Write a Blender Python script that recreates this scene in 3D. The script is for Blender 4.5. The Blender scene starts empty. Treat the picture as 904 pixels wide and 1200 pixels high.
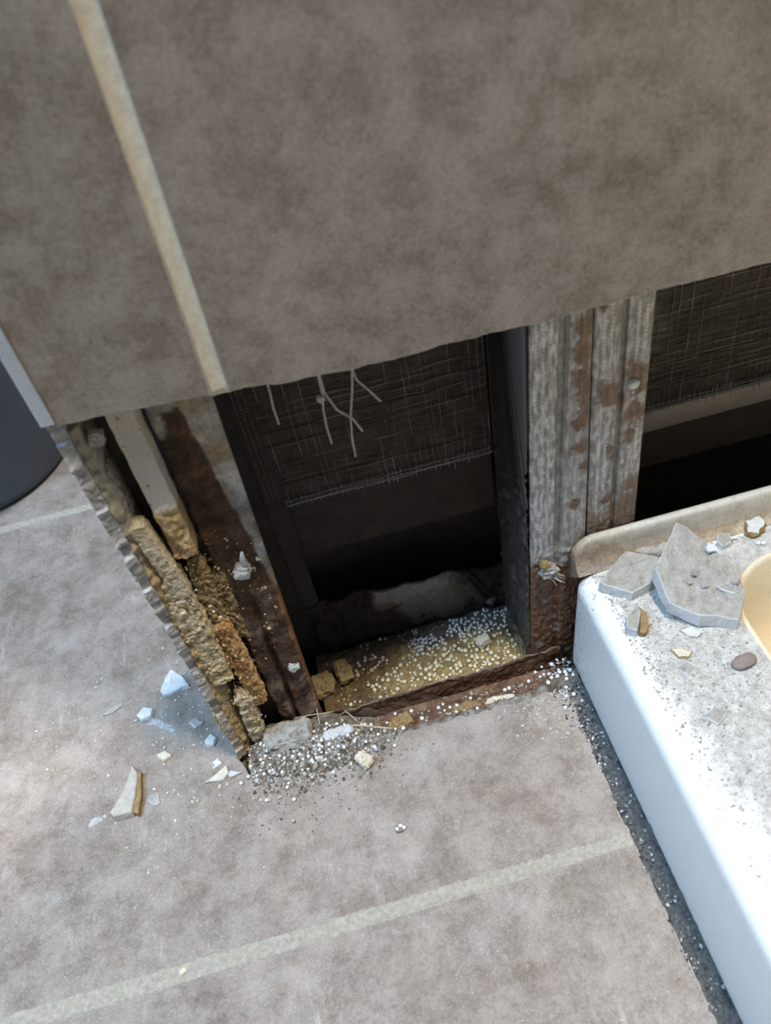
import bpy, bmesh, math, random
from mathutils import Vector, Matrix, noise, Euler

# ------------------------------------------------------------------ camera
SC = bpy.context.scene
COL = SC.collection
CX, CY, F = 452.0, 600.0, 950.0
_down = Vector((203, 930, F)).normalized()
_x = Vector((1, -.267, 0)); _x.z = -(_x.x*_down.x + _x.y*_down.y)/_down.z; _x.normalize()
_z = -_down; _y = _z.cross(_x)
R = Matrix((_x, _y, _z))                      # world = R @ (right, down, forward)
def ray(px, py): return R @ Vector(((px-CX)/F, (py-CY)/F, 1))
_d = ray(290, 890)
CAM = _d*(0.6/_d.z)                           # the wall corner on the floor is the world origin, eye 0.6 m up
def at(px, py, axis, val):                    # a photo point on a real plane of the place
    d = ray(px, py); return CAM + d*((val-CAM[axis])/d[axis])
def fl(px, py, z=0.0): return at(px, py, 2, z)
def wl(px, py, y=0.0): return at(px, py, 1, y)

cd = bpy.data.cameras.new('camera'); cam = bpy.data.objects.new('camera', cd); COL.objects.link(cam)
right = R @ Vector((1,0,0)); up = R @ Vector((0,-1,0)); back = R @ Vector((0,0,-1))
cam.matrix_world = Matrix(((right.x,up.x,back.x,CAM.x),(right.y,up.y,back.y,CAM.y),(right.z,up.z,back.z,CAM.z),(0,0,0,1)))
cd.sensor_fit = 'VERTICAL'; cd.sensor_height = 36; cd.lens = F/1200*36
cd.clip_start = .01; cd.clip_end = 50
cd.dof.use_dof = True; cd.dof.focus_distance = .69; cd.dof.aperture_fstop = 8.5
SC.camera = cam

# ------------------------------------------------------------------ world, lamps, exposure
W = bpy.data.worlds.new('world'); SC.world = W; W.use_nodes = True
bg = W.node_tree.nodes['Background']; bg.inputs[0].default_value = (.90, .95, 1.0, 1); bg.inputs[1].default_value = .12
def area(name, loc, target, size, power, color, sy=None):
    l = bpy.data.lights.new(name, 'AREA'); l.energy = power; l.color = color
    l.shape = 'RECTANGLE'; l.size = size; l.size_y = sy or size
    o = bpy.data.objects.new(name, l); COL.objects.link(o); o.location = loc
    o.rotation_euler = (Vector(target)-Vector(loc)).to_track_quat('-Z','Y').to_euler()
    return o
area('ceiling_lamp', (.52, -.30, 2.35), (.2, -.05, 0), .30, 50, (1.0, .90, .76))
area('bathroom_window', (-1.05, -.28, 2.25), (-.1, .1, .0), .7, 66, (.38, .66, 1.0), .7)
area('far_ceiling_lamp', (.66, .84, 2.35), (-.2, .1, 0), .30, 40, (1.0, .93, .84))
SC.view_settings.view_transform = 'Standard'; SC.view_settings.look = 'None'
SC.view_settings.gamma = 1; SC.view_settings.use_curve_mapping = False
SC.view_settings.exposure = 0.0

# ------------------------------------------------------------------ mesh helpers
RG = random.Random(11)
def fr(x, y, z, s, o=4, seed=0.0):
    return noise.fractal(Vector((x*s+seed, y*s-seed*.7, z*s+seed*1.3)), .9, 2.1, o)
def nz(x, y, z, s, seed=0.0): return noise.noise(Vector((x*s+seed, y*s+seed*.37, z*s-seed*.61)))
def sm(a, b, x):
    t = max(0., min(1., (x-a)/(b-a) if b != a else 0.)); return t*t*(3-2*t)
def mix(a, b, t): return tuple(a[i]*(1-t)+b[i]*t for i in range(3))

class MB:
    def __init__(s): s.v=[]; s.f=[]; s.m=[]; s.c=[]
    def vert(s, p, c=(1,1,1)): s.v.append(tuple(p)); s.c.append(c); return len(s.v)-1
    def face(s, idx, m=0): s.f.append(tuple(idx)); s.m.append(m)
    def box(s, a, b, m=0, c=(1,1,1)):
        x0,y0,z0=a; x1,y1,z1=b
        i=[s.vert(p,c) for p in ((x0,y0,z0),(x1,y0,z0),(x1,y1,z0),(x0,y1,z0),(x0,y0,z1),(x1,y0,z1),(x1,y1,z1),(x0,y1,z1))]
        for q in ((3,2,1,0),(4,5,6,7),(0,1,5,4),(1,2,6,5),(2,3,7,6),(3,0,4,7)): s.face([i[k] for k in q], m)
    def tube(s, pts, r, n=6, m=0, c=(1,1,1)):
        pts=[Vector(p) for p in pts]; rings=[]
        for k,p in enumerate(pts):
            t=(pts[min(k+1,len(pts)-1)]-pts[max(k-1,0)]).normalized()
            a=t.orthogonal().normalized(); b=t.cross(a)
            rr=r[k] if isinstance(r,(list,tuple)) else r
            cc=c(p) if callable(c) else c
            rings.append([s.vert(p+(a*math.cos(6.2832*j/n)+b*math.sin(6.2832*j/n))*rr,cc) for j in range(n)])
        for A,B in zip(rings,rings[1:]):
            for j in range(n): s.face((A[j],A[(j+1)%n],B[(j+1)%n],B[j]),m)
        s.face(rings[0][::-1],m); s.face(rings[-1],m)
    def grid(s, nu, nv, fn, m=0, skirt=None):
        idx=[]
        for j in range(nv+1):
            row=[]
            for i in range(nu+1):
                p,c=fn(i/nu,j/nv); row.append(s.vert(p,c))
            idx.append(row)
        for j in range(nv):
            for i in range(nu): s.face((idx[j][i],idx[j][i+1],idx[j+1][i+1],idx[j+1][i]),m)
        if skirt:
            loop=[idx[0][i] for i in range(nu+1)]+[idx[j][nu] for j in range(1,nv+1)]+[idx[nv][i] for i in range(nu-1,-1,-1)]+[idx[j][0] for j in range(nv-1,0,-1)]
            sk=[s.vert(skirt(Vector(s.v[k])),s.c[k]) for k in loop]; n=len(loop)
            for k in range(n): s.face((loop[k],sk[k],sk[(k+1)%n],loop[(k+1)%n]),m)
            s.face(sk[::-1],m)
        return idx

def build(name, mb, mats, parent=None, origin=None, smooth=False, sharp=None):
    """link a mesh; vertices were given in world space, the origin becomes the object's place"""
    o_=Vector(origin) if origin is not None else (parent['_o'] if False else (ORI[parent.name] if parent else Vector((0,0,0))))
    me=bpy.data.meshes.new(name)
    me.from_pydata([(v[0]-o_.x,v[1]-o_.y,v[2]-o_.z) for v in mb.v],[],mb.f)
    if not isinstance(mats,(list,tuple)): mats=[mats]
    for m in mats: me.materials.append(m)
    if any(mb.m): me.polygons.foreach_set('material_index',mb.m)
    if any(c!=(1,1,1) for c in mb.c):
        a=me.color_attributes.new('Col','FLOAT_COLOR','POINT')
        a.data.foreach_set('color',[q for c in mb.c for q in (c[0],c[1],c[2],1)])
    if smooth: me.polygons.foreach_set('use_smooth',[True]*len(me.polygons))
    me.update()
    ob=bpy.data.objects.new(name,me); COL.objects.link(ob)
    if parent: ob.parent=parent; ob.location=o_-ORI[parent.name]
    else: ob.location=o_
    ORI[ob.name]=o_.copy()
    if smooth and sharp: me.set_sharp_from_angle(angle=math.radians(sharp))
    return ob
ORI={}
def tag(o, label=None, cat=None, group=None, kind=None):
    if label: o['label']=label
    if cat: o['category']=cat
    if group: o['group']=group
    if kind: o['kind']=kind
    return o
def empty(name, loc):
    o=bpy.data.objects.new(name,None); COL.objects.link(o); o.location=loc; o.empty_display_size=.02; ORI[o.name]=Vector(loc); return o

def slab(mb, poly, axis, t0, t1, amp=0.0, seg=.004, ch=.0006, seed=0., flare=0., m_top=0, m_side=1, amps=None, topamp=0., fs=220., ctop=(1,1,1), cside=(1,1,1), rel=0.):
    """prism over a polygon in the plane normal to axis (1: x,z  2: x,y  0: y,z); face side at t0, rear at t1; edges subdivided and broken"""
    pts=[]; n=len(poly)
    for k in range(n):
        a=Vector(poly[k]); b=Vector(poly[(k+1)%n]); L=(b-a).length
        am=amps[k] if amps else amp
        c=max(1,int(L/seg)) if am>0 else 1
        nrm=Vector(((b-a).y,-(b-a).x)).normalized()
        for q in range(c): pts.append((a.lerp(b,q/c),nrm,am))
    ar=sum(poly[k][0]*poly[(k+1)%n][1]-poly[(k+1)%n][0]*poly[k][1] for k in range(n))
    if ar<0: pts=[(p,-nn,am) for p,nn,am in pts]
    def P(p,t):
        if axis==1: return (p.x,t,p.y)
        if axis==2: return (p.x,p.y,t)
        return (t,p.x,p.y)
    sg=1 if t1>t0 else -1
    levels=[(t0,-ch),(t0+sg*ch,0.),((t0+t1)/2,flare*.5),(t1,flare)]
    rings=[]
    for li,(t,off) in enumerate(levels):
        ring=[]
        for p,nn,am in pts:
            d=off
            if am>0:
                q=P(p,t); k=.35 if li<2 else 1.0
                d+=am*(fr(q[0],q[1],q[2],fs*.35,3,seed)+.6*fr(q[0],q[1],q[2],fs,2,seed+5)) if li<2 else am*(fr(q[0],q[1],q[2],fs*.35,3,seed)+.9*fr(q[0],q[1],q[2],fs,2,seed+9))
            pp=p+nn*d
            tt=t+(topamp*fr(pp.x,pp.y,0,fs*.3,3,seed) if li<2 else 0)
            ring.append(mb.vert(P(pp,tt), ctop if li==0 else cside))
        rings.append(ring)
    N=len(pts)
    flip=(ar>0)!=(sg>0)
    if axis==1: flip=not flip
    def add(f,m): mb.face(f[::-1] if flip else f,m)
    if rel:                                    # rough top: rings towards the middle, each lifted by noise
        cen=Vector((sum(mb.v[k][0] for k in rings[0]),sum(mb.v[k][1] for k in rings[0]),sum(mb.v[k][2] for k in rings[0])))/N; prev=rings[0]; K=12
        for q in range(1,K):
            cur=[]
            for k in rings[0]:
                p=Vector(mb.v[k]).lerp(cen,q/K); e=min(1,q/2.5)
                p.z+=e*rel*(fr(p.x,p.y,0,90,5,seed)+.55*noise.cell(Vector((p.x*150+seed,p.y*150,0)))); cur.append(mb.vert(p,ctop))
            for k in range(N): add((cur[k],cur[(k+1)%N],prev[(k+1)%N],prev[k]),m_top)
            prev=cur
        add(prev[::-1],m_top)
    else: add(rings[0][::-1],m_top)
    for A,B in zip(rings,rings[1:]):
        for k in range(N): add((A[k],A[(k+1)%N],B[(k+1)%N],B[k]),m_side)
    add(rings[-1],m_side)

def lump(mb, c, dims, rot=(0,0,0), n=8, amp=.2, sc=1.0, seed=0., box=.5, m=0, colf=None):
    """rough broken lump: a rounded box with noise; dims are half sizes"""
    M=Euler(rot).to_matrix(); c=Vector(c); key={}
    def vid(p):
        k=(round(p.x,4),round(p.y,4),round(p.z,4))
        if k in key: return key[k]
        s_=p.normalized(); q=p.lerp(s_*1.2,1-box)
        e=Vector((q.x*dims[0],q.y*dims[1],q.z*dims[2])); md=sorted(dims)[1]; g=e/md
        d=amp*(fr(g.x,g.y,g.z,.9*sc,5,seed)+.35*fr(g.x,g.y,g.z,3.2*sc,4,seed+7)-1.1*sm(.10,.0,abs(nz(g.x,g.y,g.z,.8*sc,seed+3)))+.12*noise.cell(Vector((g.x*2.2*sc+seed,g.y*2.2*sc,g.z*2.2*sc))))
        nn=Vector((s_.x/dims[0],s_.y/dims[1],s_.z/dims[2])).normalized()
        w=c+M@(e+nn*d*min(md,min(dims)*1.6))
        key[k]=mb.vert(w, colf(w) if colf else (1,1,1)); return key[k]
    res=2*sorted(dims)[1]/n; nk=[max(3,min(80,int(2*d_/res+.5))) for d_ in dims]
    for ax in range(3):
        a1,a2=(ax+1)%3,(ax+2)%3
        for sg in (-1,1):
            for i in range(nk[a1]):
                for j in range(nk[a2]):
                    f=[]
                    for (a,b) in ((i,j),(i+1,j),(i+1,j+1),(i,j+1)):
                        p=[0,0,0]; p[ax]=sg; p[a1]=2*a/nk[a1]-1; p[a2]=2*b/nk[a2]-1
                        f.append(vid(Vector(p)))
                    mb.face(f if sg>0 else f[::-1],m)

_ico=None
def ico():
    global _ico
    if _ico is None:
        t=(1+5**.5)/2
        v=[Vector(p).normalized() for p in ((-1,t,0),(1,t,0),(-1,-t,0),(1,-t,0),(0,-1,t),(0,1,t),(0,-1,-t),(0,1,-t),(t,0,-1),(t,0,1),(-t,0,-1),(-t,0,1))]
        f=[(0,11,5),(0,5,1),(0,1,7),(0,7,10),(0,10,11),(1,5,9),(5,11,4),(11,10,2),(10,7,6),(7,1,8),(3,9,4),(3,4,2),(3,2,6),(3,6,8),(3,8,9),(4,9,5),(2,4,11),(6,2,10),(8,6,7),(9,8,1)]
        _ico=(v,f)
    return _ico
def crumb(mb, p, s, rng, m=0, c=(1,1,1), flat=.7):
    v,f=ico(); M=Euler((rng.uniform(-.4,.4),rng.uniform(-.4,.4),rng.uniform(0,6.3))).to_matrix()
    d=(rng.uniform(.6,1.2),rng.uniform(.6,1.2),rng.uniform(.5,1)*flat); b=len(mb.v)
    for q in v:
        k=rng.uniform(.65,1.1); mb.vert(Vector(p)+M@Vector((q.x*d[0]*k,q.y*d[1]*k,q.z*d[2]*k))*s, c)
    for q in f: mb.face([b+i for i in q],m)

# ------------------------------------------------------------------ materials
def nt(name):
    m=bpy.data.materials.new(name); m.use_nodes=True; t=m.node_tree; return m,t,t.nodes['Principled BSDF']
def N(t,ty,**k):
    n=t.nodes.new(ty)
    for a,b in k.items():
        if a.startswith('i_'): n.inputs[a[2:].replace('_',' ')].default_value=b
        else: setattr(n,a,b)
    return n
def pos(t, scale=(1,1,1), off=(0,0,0)):
    g=N(t,'ShaderNodeNewGeometry'); mp=N(t,'ShaderNodeMapping'); mp.inputs['Scale'].default_value=scale; mp.inputs['Location'].default_value=off
    t.links.new(g.outputs['Position'],mp.inputs['Vector']); return mp.outputs['Vector']
def nse(t, vec, scale, detail=5, rough=.6, dist=0):
    n=N(t,'ShaderNodeTexNoise'); n.inputs['Scale'].default_value=scale; n.inputs['Detail'].default_value=detail; n.inputs['Roughness'].default_value=rough; n.inputs['Distortion'].default_value=dist
    t.links.new(vec,n.inputs['Vector']); return n.outputs['Fac']
def ramp(t, fac, stops):
    r=N(t,'ShaderNodeValToRGB'); e=r.color_ramp.elements
    while len(e)<len(stops): e.new(.5)
    for q,(p,c) in zip(e,stops): q.position=p; q.color=(*c,1) if len(c)==3 else c
    t.links.new(fac,r.inputs['Fac']); return r.outputs['Color']
def mx(t, fac, a, b, mode='MIX'):
    n=N(t,'ShaderNodeMix',data_type='RGBA',blend_type=mode)
    for s,v in ((0,fac),(6,a),(7,b)):
        if hasattr(v,'is_linked') or isinstance(v,bpy.types.NodeSocket): t.links.new(v,n.inputs[s])
        elif isinstance(v,(int,float)): n.inputs[s].default_value=v
        else: n.inputs[s].default_value=(*v,1)
    return n.outputs[2]
def bump(t, bs, h, strength=.5, dist=.001):
    b=N(t,'ShaderNodeBump'); b.inputs['Strength'].default_value=strength; b.inputs['Distance'].default_value=dist
    t.links.new(h,b.inputs['Height']); t.links.new(b.outputs[0],bs.inputs['Normal'])
def bw(lo,hi): return [(lo,(0,0,0)),(hi,(1,1,1))]

def simple(name, c1, c2, scale=120, rough=.8, bs_=.5, bd=.001, metal=0., fine=900, spec=.4):
    m,t,b=nt(name); v=pos(t)
    a=nse(t,v,scale,6,.65); f=nse(t,v,fine,3,.7)
    col=ramp(t,a,[(.35,c1),(.65,c2)]); col=mx(t,.35,col,ramp(t,f,[(.3,tuple(x*.6 for x in c1)),(.7,tuple(min(1,x*1.25) for x in c2))]))
    t.links.new(col,b.inputs['Base Color']); b.inputs['Roughness'].default_value=rough; b.inputs['Metallic'].default_value=metal
    b.inputs['Specular IOR Level'].default_value=spec
    if bs_: bump(t,b,f if fine>scale else a,bs_,bd)
    return m
def vcol(name, rough=.85, metal=0., fine=1200, amt=.45, bs_=.6, bd=.0008, sc2=260, spec=.3):
    m,t,b=nt(name); v=pos(t); a=N(t,'ShaderNodeAttribute',attribute_name='Col')
    f=nse(t,v,fine,4,.7); g=nse(t,v,sc2,5,.65)
    s=mx(t,.5,ramp(t,f,[(.3,(1-amt,)*3),(.7,(1+amt*.6,)*3)]),ramp(t,g,[(.3,(1-amt,)*3),(.7,(1+amt*.6,)*3)]))
    col=mx(t,1.0,a.outputs['Color'],s,'MULTIPLY')
    t.links.new(col,b.inputs['Base Color']); b.inputs['Roughness'].default_value=rough; b.inputs['Metallic'].default_value=metal; b.inputs['Specular IOR Level'].default_value=spec
    bump(t,b,mx(t,.5,f,g),bs_,bd); return m

def tile_mat(name, tone, dusty):
    m,t,b=nt(name); v=pos(t)
    big=nse(t,v,5.5,9,.66,.1); mid=nse(t,v,34,10,.78,.1); fine=nse(t,v,420,5,.75)
    c=ramp(t,big,[(.42,(tone[0]*.60,tone[1]*.56,tone[2]*.51)),(.50,tone),(.59,tuple(x*1.30 for x in tone))])
    c=mx(t,.6,c,ramp(t,mid,[(.42,(tone[0]*.50,tone[1]*.45,tone[2]*.39)),(.5,tone),(.59,(tone[0]*1.42,tone[1]*1.45,tone[2]*1.48))]))
    c=mx(t,.26,c,ramp(t,fine,[(.38,tuple(x*.45 for x in tone)),(.62,tuple(x*1.7 for x in tone))]))
    if dusty:
        d1=nse(t,pos(t,(1,1,1),(3,1,0)),16,9,.8,.1); d2=nse(t,pos(t),1000,2,.6); d3=nse(t,pos(t,(1,.13,1)),130,5,.7)
        dm=ramp(t,d1,bw(.44,.64)); c=mx(t,mx(t,1.0,dm,(.30,.30,.30),'MULTIPLY'),c,(.50,.47,.44))
        sp=mx(t,1.0,ramp(t,d2,bw(.61,.70)),ramp(t,d1,[(.40,(.12,)*3),(.6,(.9,)*3)]),'MULTIPLY'); c=mx(t,sp,c,(.72,.70,.67))
        sk=mx(t,1.0,ramp(t,d3,bw(.55,.75)),ramp(t,nse(t,pos(t,(1,1,1),(7,2,0)),14,3),bw(.5,.66)),'MULTIPLY'); c=mx(t,mx(t,1.,sk,(.55,)*3,'MULTIPLY'),c,(.66,.63,.6))
        # old wet patches of brown soot in front of the opening: a stain with its own outline
        st=nse(t,pos(t,(1,1,1),(1.7,5,0)),22,6,.7,.8); c=mx(t,mx(t,1.,ramp(t,st,bw(.53,.66)),(.32,)*3,'MULTIPLY'),c,(.13,.095,.07))
    t.links.new(c,b.inputs['Base Color']); b.inputs['Roughness'].default_value=.62 if dusty else .5
    b.inputs['Specular IOR Level'].default_value=.35
    bump(t,b,mx(t,.6,mid,fine),.25,.0008); return m

M={}
M['wall_tile']=tile_mat('wall_tile_glaze',(.264,.218,.180),False)
M['floor_tile']=tile_mat('floor_tile_glaze',(.250,.204,.172),True)
M['tile_body']=simple('tile_body',(.40,.36,.31),(.55,.51,.46),150,.8)
M['tile_edge']=simple('end_tile_broken_body',(.36,.37,.38),(.62,.62,.62),160,.75,.8,.001)
M['trim']=simple('corner_trim',(.40,.42,.45),(.50,.52,.54),60,.45,.1)
M['grout']=simple('sandy_grout',(.68,.56,.40),(.86,.76,.60),220,.95,.9,.001,0,1600)
M['fgrout']=simple('floor_grout',(.32,.285,.235),(.58,.53,.45),260,.95,.9,.001,0,1500)
M['adhesive']=simple('tan_adhesive',(.34,.24,.11),(.56,.42,.22),130,.95,.9,.0015)
M['board']=simple('board_core',(.50,.46,.38),(.62,.58,.50),60,.9,.5)
M['cream']=vcol('cream_board_edge',.85,0,1200,.2,.3,.0004)
M['rough']=vcol('crumbled_plaster',.95,0,1000,.5,.9,.0012)
M['steel']=vcol('galvanised_steel',.40,.12,900,.35,.4,.0005,300,.5)
M['rust']=vcol('rusted_steel',.82,.1,900,.55,1.0,.0012,300,.3)
M['earth']=vcol('loose_earth',.97,0,1100,.55,.9,.0012)
M['slab']=simple('screed',(.12,.09,.065),(.22,.18,.14),70,.95,.8,.002)
M['gritjoint']=simple('gritty_joint',(.04,.04,.043),(.26,.255,.245),420,.95,1.0,.0015,0,1500)
M['darkboard']=simple('shaded_cavity_board',(.035,.027,.021),(.070,.055,.043),60,.8,.4)  # the cavity's lack of light put into a near-black base colour
M['panel']=simple('brown_damp_panel',(.14,.108,.08),(.20,.158,.12),45,.75,.3)
M['beige']=simple('beige_batten',(.44,.37,.30),(.56,.48,.39),40,.8,.3)
M['thread']=simple('fibreglass_thread',(.30,.28,.25),(.44,.42,.38),300,.7,0)
M['pale_thread']=simple('pale_thread',(.36,.35,.33),(.50,.48,.46),300,.6,0)
M['bin']=simple('navy_plastic',(.10,.125,.16),(.13,.16,.20),25,.42,.15,.0005,0,500)
M['bead']=simple('white_foam_bead',(.80,.80,.80),(.88,.88,.88),200,.6,0)
M['bead_cream']=simple('cream_foam_bead',(.74,.64,.42),(.86,.78,.56),300,.65,0)
M['chipwhite']=simple('white_chip',(.60,.62,.62),(.80,.81,.80),200,.85,.6)
M['shard']=simple('grey_thinset',(.34,.315,.28),(.55,.52,.48),150,.92,1.0,.0015)
M['shard_edge']=simple('grey_shard_edge',(.52,.52,.52),(.64,.64,.64),90,.7,.3)
M['brown_edge']=simple('brown_shard_edge',(.22,.14,.06),(.40,.28,.13),260,.9,.8,.001)
M['wood']=simple('straw',(.45,.36,.24),(.6,.5,.36),200,.8,0)
M['pebble']=simple('brown_pebble',(.20,.155,.14),(.30,.24,.22),120,.7,.4)
M['cream_flake']=simple('cream_flake',(.58,.52,.40),(.72,.66,.54),140,.85,.5)
M['screw']=simple('dull_screw',(.42,.43,.40),(.55,.56,.52),300,.45,.3,.0005,.6)
M['plug']=simple('white_plug',(.50,.52,.50),(.64,.65,.63),200,.7,.3)
M['plaster']=simple('painted_plaster',(.50,.49,.47),(.54,.53,.51),30,.8,.1)
M['grit']=vcol('grit',.95,0,1500,.35,.4,.0004)

def tray_mat():
    m,t,b=nt('tray_acrylic'); g=N(t,'ShaderNodeNewGeometry')
    sx=N(t,'ShaderNodeSeparateXYZ'); t.links.new(g.outputs['Normal'],sx.inputs[0])
    sp=N(t,'ShaderNodeSeparateXYZ'); t.links.new(g.outputs['Position'],sp.inputs[0])
    v=pos(t); a=nse(t,v,38,8,.75,.4); f=nse(t,v,900,3,.75); c=nse(t,v,150,5,.7)
    upm=ramp(t,sx.outputs['Z'],bw(.93,.995))
    # cement dust settled on the flat deck, thinner towards the rounded edge
    def mr(val,a0,a1,b0,b1):
        n=N(t,'ShaderNodeMapRange'); t.links.new(val,n.inputs[0]); n.inputs[1].default_value=a0; n.inputs[2].default_value=a1; n.inputs[3].default_value=b0; n.inputs[4].default_value=b1; return n.outputs[0]
    def ma(op,a_,b_):
        n=N(t,'ShaderNodeMath',operation=op)
        for i,q in ((0,a_),(1,b_)):
            if isinstance(q,(int,float)): n.inputs[i].default_value=q
            else: t.links.new(q,n.inputs[i])
        return n.outputs[0]
    edge=mr(sp.outputs['X'],.298,.335,-.22,.26); backy=mr(sp.outputs['Y'],-.30,.0,-.04,.22)
    sm_=ma('ADD',ma('ADD',a,edge),ma('ADD',backy,ma('MULTIPLY',ma('SUBTRACT',f,.5),.7)))
    dust=ma('MULTIPLY',upm,mr(sm_,.42,.66,0,1))
    white=ramp(t,c,[(.3,(.80,.80,.79)),(.7,(.87,.87,.86))])
    dcol=ramp(t,mx(t,.5,f,c),[(.36,(.27,.25,.225)),(.5,(.46,.44,.41)),(.64,(.68,.665,.64))])
    col=mx(t,dust,white,dcol)
    # dirty speckles at the foot and rear end of the side
    side=ma('MULTIPLY',ma('SUBTRACT',1,upm),mr(ma('ADD',nse(t,v,260,6,.8),ma('ADD',mr(sp.outputs['Y'],-.06,.02,-.03,.14),mr(sp.outputs['Z'],.0,.022,.07,0))),.62,.74,0,.8))
    col=mx(t,side,col,(.20,.17,.14))
    t.links.new(col,b.inputs['Base Color'])
    rr=mr(dust,0,1,.28,.95); t.links.new(rr,b.inputs['Roughness'])
    bump(t,b,f,.25,.0008); return m
M['tray']=tray_mat()
M['basin']=simple('cream_basin',(.74,.63,.44),(.80,.70,.52),14,.35,.05)  # even cream-yellow base colour, apart from the tray's white
def rim_mat():
    m,t,b=nt('tray_upstand_dirty'); v=pos(t); sp=N(t,'ShaderNodeSeparateXYZ'); t.links.new(v,sp.inputs[0])
    a=nse(t,v,70,7,.75); f=nse(t,v,500,4,.7)
    n=N(t,'ShaderNodeMapRange'); t.links.new(sp.outputs['Z'],n.inputs[0]); n.inputs[1].default_value=.106; n.inputs[2].default_value=.140; n.inputs[3].default_value=.30; n.inputs[4].default_value=-.16
    q=N(t,'ShaderNodeMapRange'); t.links.new(sp.outputs['X'],q.inputs[0]); q.inputs[1].default_value=.30; q.inputs[2].default_value=.37; q.inputs[3].default_value=.22; q.inputs[4].default_value=0
    s=N(t,'ShaderNodeMath',operation='ADD'); t.links.new(a,s.inputs[0]); t.links.new(n.outputs[0],s.inputs[1])
    s2=N(t,'ShaderNodeMath',operation='ADD'); t.links.new(s.outputs[0],s2.inputs[0]); t.links.new(q.outputs[0],s2.inputs[1])
    c=ramp(t,s2.outputs[0],[(.42,(.70,.68,.62)),(.60,(.56,.50,.40)),(.78,(.36,.25,.14)),(.95,(.14,.09,.06))])
    c=mx(t,.3,c,ramp(t,f,[(.3,(.2,.15,.1)),(.7,(.75,.7,.62))]))
    t.links.new(c,b.inputs['Base Color']); b.inputs['Roughness'].default_value=.6; bump(t,b,f,.4,.0008); return m
M['rim']=rim_mat()

# ------------------------------------------------------------------ floor
YT=-.0155                                        # broken rear edge of the floor tile in front of the opening
XJ=.2705                                         # right edge of the floor tiles, a gritty joint to the tray follows
mb=MB(); mb.box((-1.3,-1.3,-.085),(1.3,1.0,-.046))
floor=build('floor',mb,M['slab']); tag(floor,'grey brown stone-look tiled bathroom floor',kind='structure')
bed=MB(); bed.box((-1.3,-1.3,-.046),(XJ,YT+.004,-.010)); bed.box((-1.3,YT+.004,-.046),(-.004,1.0,-.010)); bed.box((-.004,.150,-.046),(1.3,1.0,-.010)); bed.box((XJ,-1.3,-.046),(.286,-.02,-.014))
build('mortar_bed',bed,M['slab'],floor)
def ftile(poly,amps=None,seed=0.):
    mb=MB(); slab(mb,poly,2,0.0,-.0105,amps=amps,amp=0.,seg=.003,ch=.0009,seed=seed)
    return build('floor_tile',mb,[M['floor_tile'],M['tile_body']],floor)
G1a,G1b=-.1415,-.1535
ftile([(-.335,G1a-.003),(XJ,G1a),(XJ,YT-.001),(.19,YT),(.10,YT+.001),(.0,YT+.002),(-.0075,.004),(-.0075,.1515),(.30,.1515),(.30,.365),(-.335,.366)],amps=[0,.0015,.0025,.0025,.0025,.002,0,0,0,0,0],seed=1)
ftile([(-.335,-.66),(XJ+.004,-.66),(XJ,G1b+.003),(-.335,G1b-.004)],amps=[0,.0012,0,0],seed=2)
ftile([(-.96,G1a-.008),(-.343,G1a-.003),(-.343,.366),(-.96,.368)],seed=3)
ftile([(-.96,-.66),(-.343,-.66),(-.343,G1b-.004),(-.96,G1b-.008)],seed=4)
ftile([(-.335,.375),(.3,.374),(.3,.995),(-.335,.995)],seed=5)
ftile([(.308,.374),(.95,.374),(.95,.995),(.308,.995)],seed=8)
ftile([(.308,.1515),(.95,.1515),(.95,.365),(.308,.365)],seed=9)
ftile([(-.96,.377),(-.343,.375),(-.343,.995),(-.96,.995)],seed=6)
ftile([(-1.295,-.66),(-.968,-.66),(-.968,.995),(-1.295,.995)],seed=10)
ftile([(-.335,-1.2),(XJ+.004,-1.2),(XJ+.004,-.668),(-.335,-.668)],seed=7)
def gline(x0,x1,ya,yb,n=80):
    mb=MB()
    def fn(u,v):
        x=x0+(x1-x0)*u; c0=ya[0]+(ya[1]-ya[0])*u; c1=yb[0]+(yb[1]-yb[0])*u
        c0+=.0011*fr(x,0,0,110,4,ya[0]*9); c1+=.0011*fr(x,1,0,110,4,yb[0]*9)
        y=c0+(c1-c0)*v
        z=-.0010-.0007*math.sin(v*math.pi)+.0012*fr(x,y,0,160,3)+.0012
        return (x,y,z),(1,1,1)
    mb.grid(n*2,8,fn,skirt=lambda p:(p.x,p.y,-.0102)); return build('grout_line',mb,M['fgrout'],floor,smooth=True)
gline(-.335,XJ,(G1b-.005,G1b+.002),(G1a-.002,G1a+.001),180)
gline(-.96,-.335,(G1b-.009,G1b-.004),(G1a-.009,G1a-.002),60)
gline(-.335,.95,(.3645,.3645),(.376,.376),160)
gline(-.96,-.335,(.366,.3645),(.378,.376),60)
gline(-.335,XJ+.004,(-.669,-.669),(-.659,-.659),60)
mb=MB(); mb.box((.2995,.152,-.0102),(.3085,.995,-.0012)); build('grout_line',mb,M['fgrout'],floor)
mb=MB(); mb.box((-.9685,-.66,-.0102),(-.9595,.995,-.0012)); build('grout_line',mb,M['fgrout'],floor)
mb=MB(); mb.box((-.3435,-1.2,-.0102),(-.3345,.995,-.0015)); build('grout_line',mb,M['fgrout'],floor)
# gritty sunken joint between floor tiles and tray
mb=MB()
def fn(u,v):
    y=-.70+.70*v; x=XJ-.001+.0185*u+.003*(-y)*u
    z=-.003+.004*fr(x,y,0,120,4,3.)+.003*u
    return (x,y,z),(1,1,1)
mb.grid(14,420,fn,skirt=lambda p:(p.x,p.y,-.0138)); build('gritty_joint',mb,M['gritjoint'],floor,smooth=True)

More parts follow.
